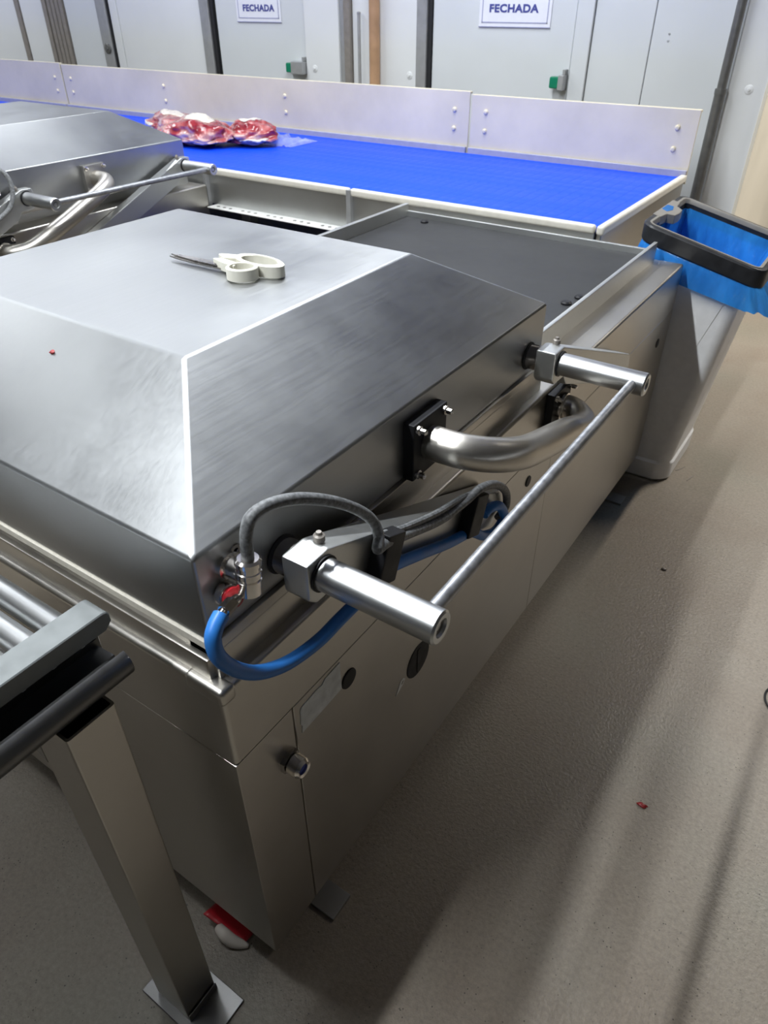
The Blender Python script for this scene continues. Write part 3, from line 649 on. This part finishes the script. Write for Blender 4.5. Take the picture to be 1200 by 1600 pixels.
# ------------------------------------------------------------------ waste bin with bag
def waste_bin():
    O = (0.0, 2.55, 0)
    r = empty('waste_bin', O, 'tall white plastic waste bin with black bag frame behind machine end', 'bin')
    def add(mb, name, mat, parent=r, **kw): return mb.build(name, mat, parent, off=O, **kw)
    mb = MB()
    def R(x0, x1, y0, y1, z, rad): return ring_pts(x0, x1, y0, y1, z, rad)
    def RT(x0, x1, y0, y1, dz, rad): return ring_pts(x0, x1, y0, y1, 0, rad, zf=lambda x, y: 1.0 - (x + 0.18) * 0.24 + dz)
    loft(mb, [R(-0.20, 0.118, 2.315, 2.72, 0.0, 0.06), R(-0.215, 0.135, 2.303, 2.735, 0.012, 0.07), R(-0.215, 0.136, 2.302, 2.737, 0.085, 0.065),
              R(-0.205, 0.128, 2.31, 2.73, 0.095, 0.05), RT(-0.175, 0.215, 2.330, 2.80, -0.085, 0.04), RT(-0.17, 0.222, 2.326, 2.81, -0.08, 0.04), RT(-0.17, 0.226, 2.324, 2.812, -0.054, 0.04),
              RT(-0.155, 0.214, 2.336, 2.80, -0.054, 0.035), R(-0.19, 0.11, 2.33, 2.71, 0.05, 0.035)])
    bd = add(mb, 'bin_body', 'bin')
    # pressed triangular facet on the front
    add(MB().mesh([(0.055, 2.345, 0.80), (0.165, 2.345, 0.80), (0.105, 2.335, 0.60), (0.055, 2.3255, 0.80), (0.165, 2.3255, 0.80), (0.105, 2.3225, 0.60)],
                  [(0, 1, 2), (3, 5, 4), (0, 3, 4, 1), (1, 4, 5, 2), (2, 5, 3, 0)]), 'front_facet', 'bin', bd)
    # bag frame: black ring, tilted down towards the right
    zf = lambda dz: (lambda x, y: 1.0 - (x + 0.18) * 0.24 + dz)
    x0, x1, y0, y1 = -0.185, 0.262, 2.312, 2.835
    def RR(i, dz): return ring_pts(x0 + i, x1 - i, y0 + i, y1 - i, 0, max(0.05 - i, 0.012), zf=zf(dz))
    mb = MB(); loft(mb, [RR(0.004, -0.052), RR(0.0, -0.046), RR(0.0, 0.004), RR(0.004, 0.010), RR(0.006, 0.011), RR(0.026, 0.011), RR(0.030, 0.006), RR(0.032, -0.052), RR(0.004, -0.052)], False, False)
    fr = add(mb, 'bag_frame', 'rim', recalc=True)
    mb = MB(); loft(mb, [RR(0.019, 0.009), RR(0.0195, 0.0125), RR(0.0275, 0.0125), RR(0.031, 0.008), RR(0.0325, -0.004), RR(0.0315, -0.004)], False, False)
    add(mb, 'frame_edge', 'rim_edge', fr)
    # hinge grip in the middle of the left side
    poly = [(0.0, -0.13), (0.0, 0.13), (0.03, 0.13), (0.036, 0.07), (0.062, 0.05), (0.066, 0.0), (0.062, -0.05), (0.036, -0.07), (0.03, -0.13)]
    poly = [(x0 + 0.002 + u, (y0 + y1) / 2 + v) for u, v in poly]
    mb = MB(); mb.prism(poly, lambda u, v, w_: Vector((u, v, zf(0)(u, v) + w_)), -0.02, 0.014, 0.004, 2)
    add(mb, 'hinge_grip', 'rim_edge', fr)
    cy = (y0 + y1) / 2
    add(MB().prism([(x0 + 0.008, cy - 0.035), (x0 + 0.03, cy - 0.045), (x0 + 0.04, cy), (x0 + 0.03, cy + 0.045), (x0 + 0.008, cy + 0.035)], lambda u, v, w_: Vector((u, v, zf(0)(u, v) + w_)), 0.013, 0.0152), 'grip_opening', 'bag', fr)
    # the bag: inside wall, over the frame, hanging outside
    mb = MB(); n = 84
    def loop(inset, zfun, wob, seed, fold=0.0):
        base = ring_pts(x0 + inset, x1 - inset, y0 + inset, y1 - inset, 0, max(0.05 - inset, 0.03), n=20)
        out = []; c = Vector(((x0 + x1) / 2, cy, 0))
        for k, p in enumerate(base):
            d = (p - c); d.z = 0; d.normalize()
            a = 2 * math.pi * k / len(base)
            ww = wob * (noise.noise(Vector((math.cos(a) * 5, math.sin(a) * 5, seed))) + 0.25 * noise.noise(Vector((math.cos(a) * 11, math.sin(a) * 11, seed + 3))))
            q = p + d * ww
            if inset < 0.006 and wob > 0.003 and p.x > x1 - 0.09: q.x += 3.0 * wob * (p.x - x1 + 0.09) / 0.09
            q.z = zfun(p.x, p.y) + 0.8 * wob * noise.noise(Vector((math.cos(a) * 3, math.sin(a) * 3, seed + 7))); out.append(q)
        return out
    rings = []
    for t in range(8):     # outside hem upwards
        u = t / 7
        rings.append(loop(0.010 - 0.022 * (1 - u) ** 0.6, zf(-0.135 + 0.090 * u), 0.014 * (1 - u) + 0.002, 1 + 0.15 * t))
    rings.append(loop(0.0015, zf(0.013), 0.0, 0)); rings.append(loop(0.031, zf(0.0135), 0.0, 0))
    rings.append(loop(0.036, zf(-0.02), 0.004, 2.5))
    top = loop(0.036, zf(-0.02), 0.004, 2.5)
    low = ring_pts(-0.165, 0.095, 2.36, 2.69, 0.34, 0.05, n=20)
    for t in range(1, 10):
        u = t / 9; ring = []
        for k, (a, b) in enumerate(zip(top, low)):
            q = a.lerp(b, min(1, u * 1.05)); an = 2 * math.pi * k / len(top)
            cv = Vector((math.cos(an) * 6, math.sin(an) * 6, u * 3)); wv_ = 0.03 * min(1, u * 2) * (noise.noise(cv) - 0.45)
            q = q + Vector((q.x - 0.0, q.y - 2.55, 0)).normalized() * wv_; ring.append(q)
        rings.append(ring)
    # leave the part over the frame open so that the black frame shows: outer skirt and inner liner
    mo = MB(); loft(mo, rings[:8], False, False); loft(mo, rings[10:], False, True)
    bg = mo.build('bin_bag', 'bag', None, angle=180, recalc=False)
    tag(bg, 'blue translucent plastic bag lining the white waste bin', 'bag')
waste_bin()

# ------------------------------------------------------------------ scissors on the near lid
def scissors():
    z0 = 1.2425; O = (-0.492, 0.556, z0)
    r = empty('scissors', O, 'closed scissors with cream plastic handles lying on the near lid', 'scissors')
    def add(mb, name, mat, parent=r, **kw): return mb.build(name, mat, parent, off=O, **kw)
    def blade(y0, zz, tipy):
        poly = [(-0.622, tipy), (-0.60, tipy + 0.005), (-0.55, y0 + 0.008), (-0.482, y0 + 0.010), (-0.478, y0 - 0.006), (-0.55, y0 - 0.008), (-0.60, tipy - 0.004)]
        return MB().prism(poly, XY, zz, zz + 0.0025)
    add(blade(0.557, z0 + 0.004, 0.5555), 'blade', 'blade', smooth=False)
    add(blade(0.562, z0 + 0.0068, 0.5605), 'blade', 'blade', smooth=False)
    add(MB().lathe((-0.497, 0.558, z0 + 0.009), (0, 0, 1), [(0, 0.005), (0.002, 0.005), (0.003, 0.003)], 14), 'pivot_screw', 'dark_shaft')
    def handle(loop, shank, h):
        mb = MB()
        (cx, cy, a, b, ang) = loop
        n = 28; rg = []
        for k in range(n):
            t = 2 * math.pi * k / n; ca, sa = math.cos(ang), math.sin(ang); ring = []
            for (rr, zz) in ((1.0, 0), (1.0, h), (0.93, h + 0.002), (0.78, h + 0.002), (0.74, h), (0.74, 0)):
                x = a * rr * math.cos(t); y = b * rr * math.sin(t)
                ring.append(mb.bm.verts.new((cx + x * ca - y * sa, cy + x * sa + y * ca, z0 + zz)))
            rg.append(ring)
        for i in range(n):
            A, B = rg[i], rg[(i + 1) % n]
            for k in range(6): mb.bm.faces.new((A[k], A[(k + 1) % 6], B[(k + 1) % 6], B[k]))
        mb.prism(shank, XY, z0 + 0.002, z0 + h, 0.002, 2)
        return mb
    add(handle((-0.418, 0.548, 0.030, 0.026, 0.5), [(-0.505, 0.560), (-0.490, 0.571), (-0.44, 0.565), (-0.436, 0.545), (-0.47, 0.550)], 0.020), 'handle', 'scissor_white')
    add(handle((-0.418, 0.596, 0.060, 0.027, -0.06), [(-0.515, 0.585), (-0.512, 0.592), (-0.47, 0.606), (-0.465, 0.583), (-0.49, 0.574)], 0.020), 'handle', 'scissor_white')
scissors()

# ------------------------------------------------------------------ raw meat on the belt
def meat_piece(c, size, rz, seed, label, film_tail=None):
    O = (c[0], c[1], BZ)
    r = empty('meat_piece', O, label, 'meat', 'raw meat on the blue belt')
    t = bmesh.new(); bmesh.ops.create_icosphere(t, subdivisions=5, radius=1)
    for v in t.verts:
        p = v.co.copy()
        d = 1 + 0.28 * noise.noise(p * 1.4 + Vector((seed, 0, 0))) + 0.16 * noise.noise(p * 3.1 + Vector((seed, 5, 0))) + 0.05 * noise.noise(p * 8 + Vector((seed, 9, 0)))
        p = p * d
        z = p.z * size[2]
        if z < 0: z *= 0.55
        v.co = Vector((p.x * size[0], p.y * size[1], z))
    zm = min(v.co.z for v in t.verts)
    for v in t.verts: v.co.z = max(v.co.z - zm - 0.006, 0.001)
    bmesh.ops.rotate(t, cent=(0, 0, 0), matrix=Matrix.Rotation(rz, 3, 'Z'), verts=t.verts)
    mb = MB(); mb.merge(t); src = mb.build('meat_body', 'meat', r, angle=180).data
    # fat cap: patches lying on the meat's own surface
    cs, sn = math.cos(rz), math.sin(rz); keep = {}
    for f in src.polygons:
        c_ = f.center; lx = (c_.x * cs + c_.y * sn) / size[0]; ly = (-c_.x * sn + c_.y * cs) / size[1]
        k = lx * lx * 1.6 + ly * ly * 1.2 + 0.5 * noise.noise(c_ * 9 + Vector((seed, 2, 0)))
        low = c_.z < 0.05 and ly < -0.2 and noise.noise(c_ * 7 + Vector((seed, 8, 0))) > 0.02
        if (f.normal.z > 0.35 and k < 0.22) or (low and f.normal.z > -0.3): keep[f.index] = tuple(f.vertices)
    byv = {}
    for fi, vs in keep.items():
        for v in vs: byv.setdefault(v, []).append(fi)
    todo = set(keep)
    while todo:
        st = [todo.pop()]; isl = list(st)
        while st:
            for v in keep[st.pop()]:
                for g_ in byv[v]:
                    if g_ in todo: todo.discard(g_); st.append(g_); isl.append(g_)
        if len(isl) < 40: continue
        fb = bmesh.new(); vm = {}
        for fi in isl:
            for vi in keep[fi]:
                if vi not in vm: vm[vi] = fb.verts.new(src.vertices[vi].co + src.vertices[vi].normal * 0.004)
            fb.faces.new([vm[vi] for vi in keep[fi]])
        mb = MB(); mb.merge(fb); fo = mb.build('fat_layer', 'fat', r, angle=180, recalc=False)
        fo.modifiers.new('thick', 'SOLIDIFY').thickness = 0.006
    if film_tail:
        x0, y0, x1, y1 = film_tail; mb = MB(); n = 10
        g = []
        for i in range(n + 1):
            row = []
            for j in range(7):
                u = i / n; v = j / 6 - 0.5
                w_ = 0.05 + 0.11 * u
                px = x0 + (x1 - x0) * u; py = y0 + (y1 - y0) * u + v * w_ * 1.6
                z = 0.003 + (0.05 * (1 - u) + 0.035) * abs(noise.noise(Vector((u * 5, v * 6, 3)))) + 0.055 * (1 - u) * (1 - 4 * v * v)
                row.append(mb.bm.verts.new((px - c[0], py - c[1], z)))
            g.append(row)
        for i in range(n):
            for j in range(6): mb.bm.faces.new((g[i][j], g[i + 1][j], g[i + 1][j + 1], g[i][j + 1]))
        mb.build('film_tail', 'clearfilm', r, angle=180)
M['fat'] = plain('white_fat', (0.74, 0.68, 0.60), 0.3, 0, 0.10, scale=20)
meat_piece((-3.46, 3.09, 0), (0.34, 0.14, 0.072), -0.5, 1.7, 'long raw meat cut on blue belt, leftmost, partly behind the lid')
meat_piece((-2.96, 2.83, 0), (0.235, 0.155, 0.09), -0.12, 4.3, 'largest raw meat lump with white fat, middle of three on belt')
meat_piece((-2.68, 2.98, 0), (0.165, 0.12, 0.078), 0.3, 8.1, 'dark red meat cut in clear film, rightmost on blue belt', (-2.58, 3.05, -2.43, 3.16))

# ------------------------------------------------------------------ scraps and litter
def scrap(loc, size, seed, mat, label, cat='scrap', name='meat_scrap', group='small red scraps'):
    t = bmesh.new(); bmesh.ops.create_icosphere(t, subdivisions=2, radius=1)
    for v in t.verts:
        d = 1 + 0.5 * noise.noise(v.co * 1.6 + Vector((seed, 0, 0)))
        v.co = Vector((v.co.x * size[0] * d, v.co.y * size[1] * d, (v.co.z + 0.8) * size[2] * d))
    mb = MB(); mb.merge(t); o = mb.build(name, mat, angle=180); o.location = loc
    return tag(o, label, cat, group)
M['scrap_red'] = plain('red_scrap', (0.32, 0.03, 0.03), 0.4, 0, 0.3, scale=200)
scrap((-0.494, 0.186, 1.2065), (0.005, 0.004, 0.003), 2, 'scrap_red', 'tiny red meat scrap on sloping front of the near lid')
scrap((0.513, 0.805, 0.0), (0.012, 0.007, 0.004), 5, 'scrap_red', 'small red scrap lying on the lit floor at right')
scrap((0.291, 1.757, 0.0), (0.010, 0.008, 0.004), 6, 'frame_dark', 'small dark crumb on floor near the waste bin', 'crumb', 'floor_crumb', 'floor litter')
for k, (cx, cy, a) in enumerate(((0.155, 2.47, 1.1), (0.21, 2.42, 1.35))):
    o = MB().prism([(-0.03, -0.002), (0.0, -0.003), (0.03, 0.0), (0.0, 0.003), (-0.03, 0.002)], XY, 0.0, 0.002).build('dark_sliver', 'frame_dark', smooth=False)
    o.location = (cx, cy, 0.0); o.rotation_euler.z = a
    tag(o, ('dark sliver on floor right against the foot of the waste bin', 'dark sliver on floor a little way from the waste bin')[k], 'sliver', 'dark slivers beside the bin')
# red and white film scrap below the machine corner
mb = MB(); g = []
for i in range(12):
    row = []
    for j in range(6):
        u = i / 11; v = j / 5 - 0.5
        x = -0.205 + 0.105 * u; y = 0.022 - 0.012 * u + v * (0.075 - 0.05 * u)
        z = 0.003 + 0.035 * (1 - u) * (0.5 - v) + 0.014 * abs(noise.noise(Vector((u * 4, v * 4, 1))))
        row.append(mb.bm.verts.new((x, y, z)))
    g.append(row)
for i in range(11):
    for j in range(5): mb.bm.faces.new((g[i][j], g[i + 1][j], g[i + 1][j + 1], g[i][j + 1]))
so = mb.build('film_scrap', 'red', None, angle=180); so.modifiers.new('thick', 'SOLIDIFY').thickness = 0.003
tag(so, 'red and white film scrap on floor under the machine corner', 'litter')
mb = MB(); 
for k in range(1):
    mb.tube([(-0.165, -0.012, 0.022), (-0.145, -0.016, 0.024), (-0.125, -0.014, 0.014), (-0.105, -0.006, 0.008), (-0.09, 0.0, 0.006)], 0.011, 10, 4, rad=lambda t: 0.004 + 0.010 * math.sin(math.pi * min(1, 0.2 + t * 0.8)))
mb.build('white_patch', 'fat', so, angle=180)
# thin dark wire on the floor at the right edge
wv = MB().tube([(0.735, 1.30, 0.003), (0.712, 1.325, 0.003), (0.703, 1.355, 0.003), (0.708, 1.385, 0.003), (0.73, 1.41, 0.003), (0.76, 1.42, 0.003)], 0.003, 8, 5)
tag(wv.build('wire_loop', 'rubber'), 'thin dark wire loop on floor at the right', 'wire')
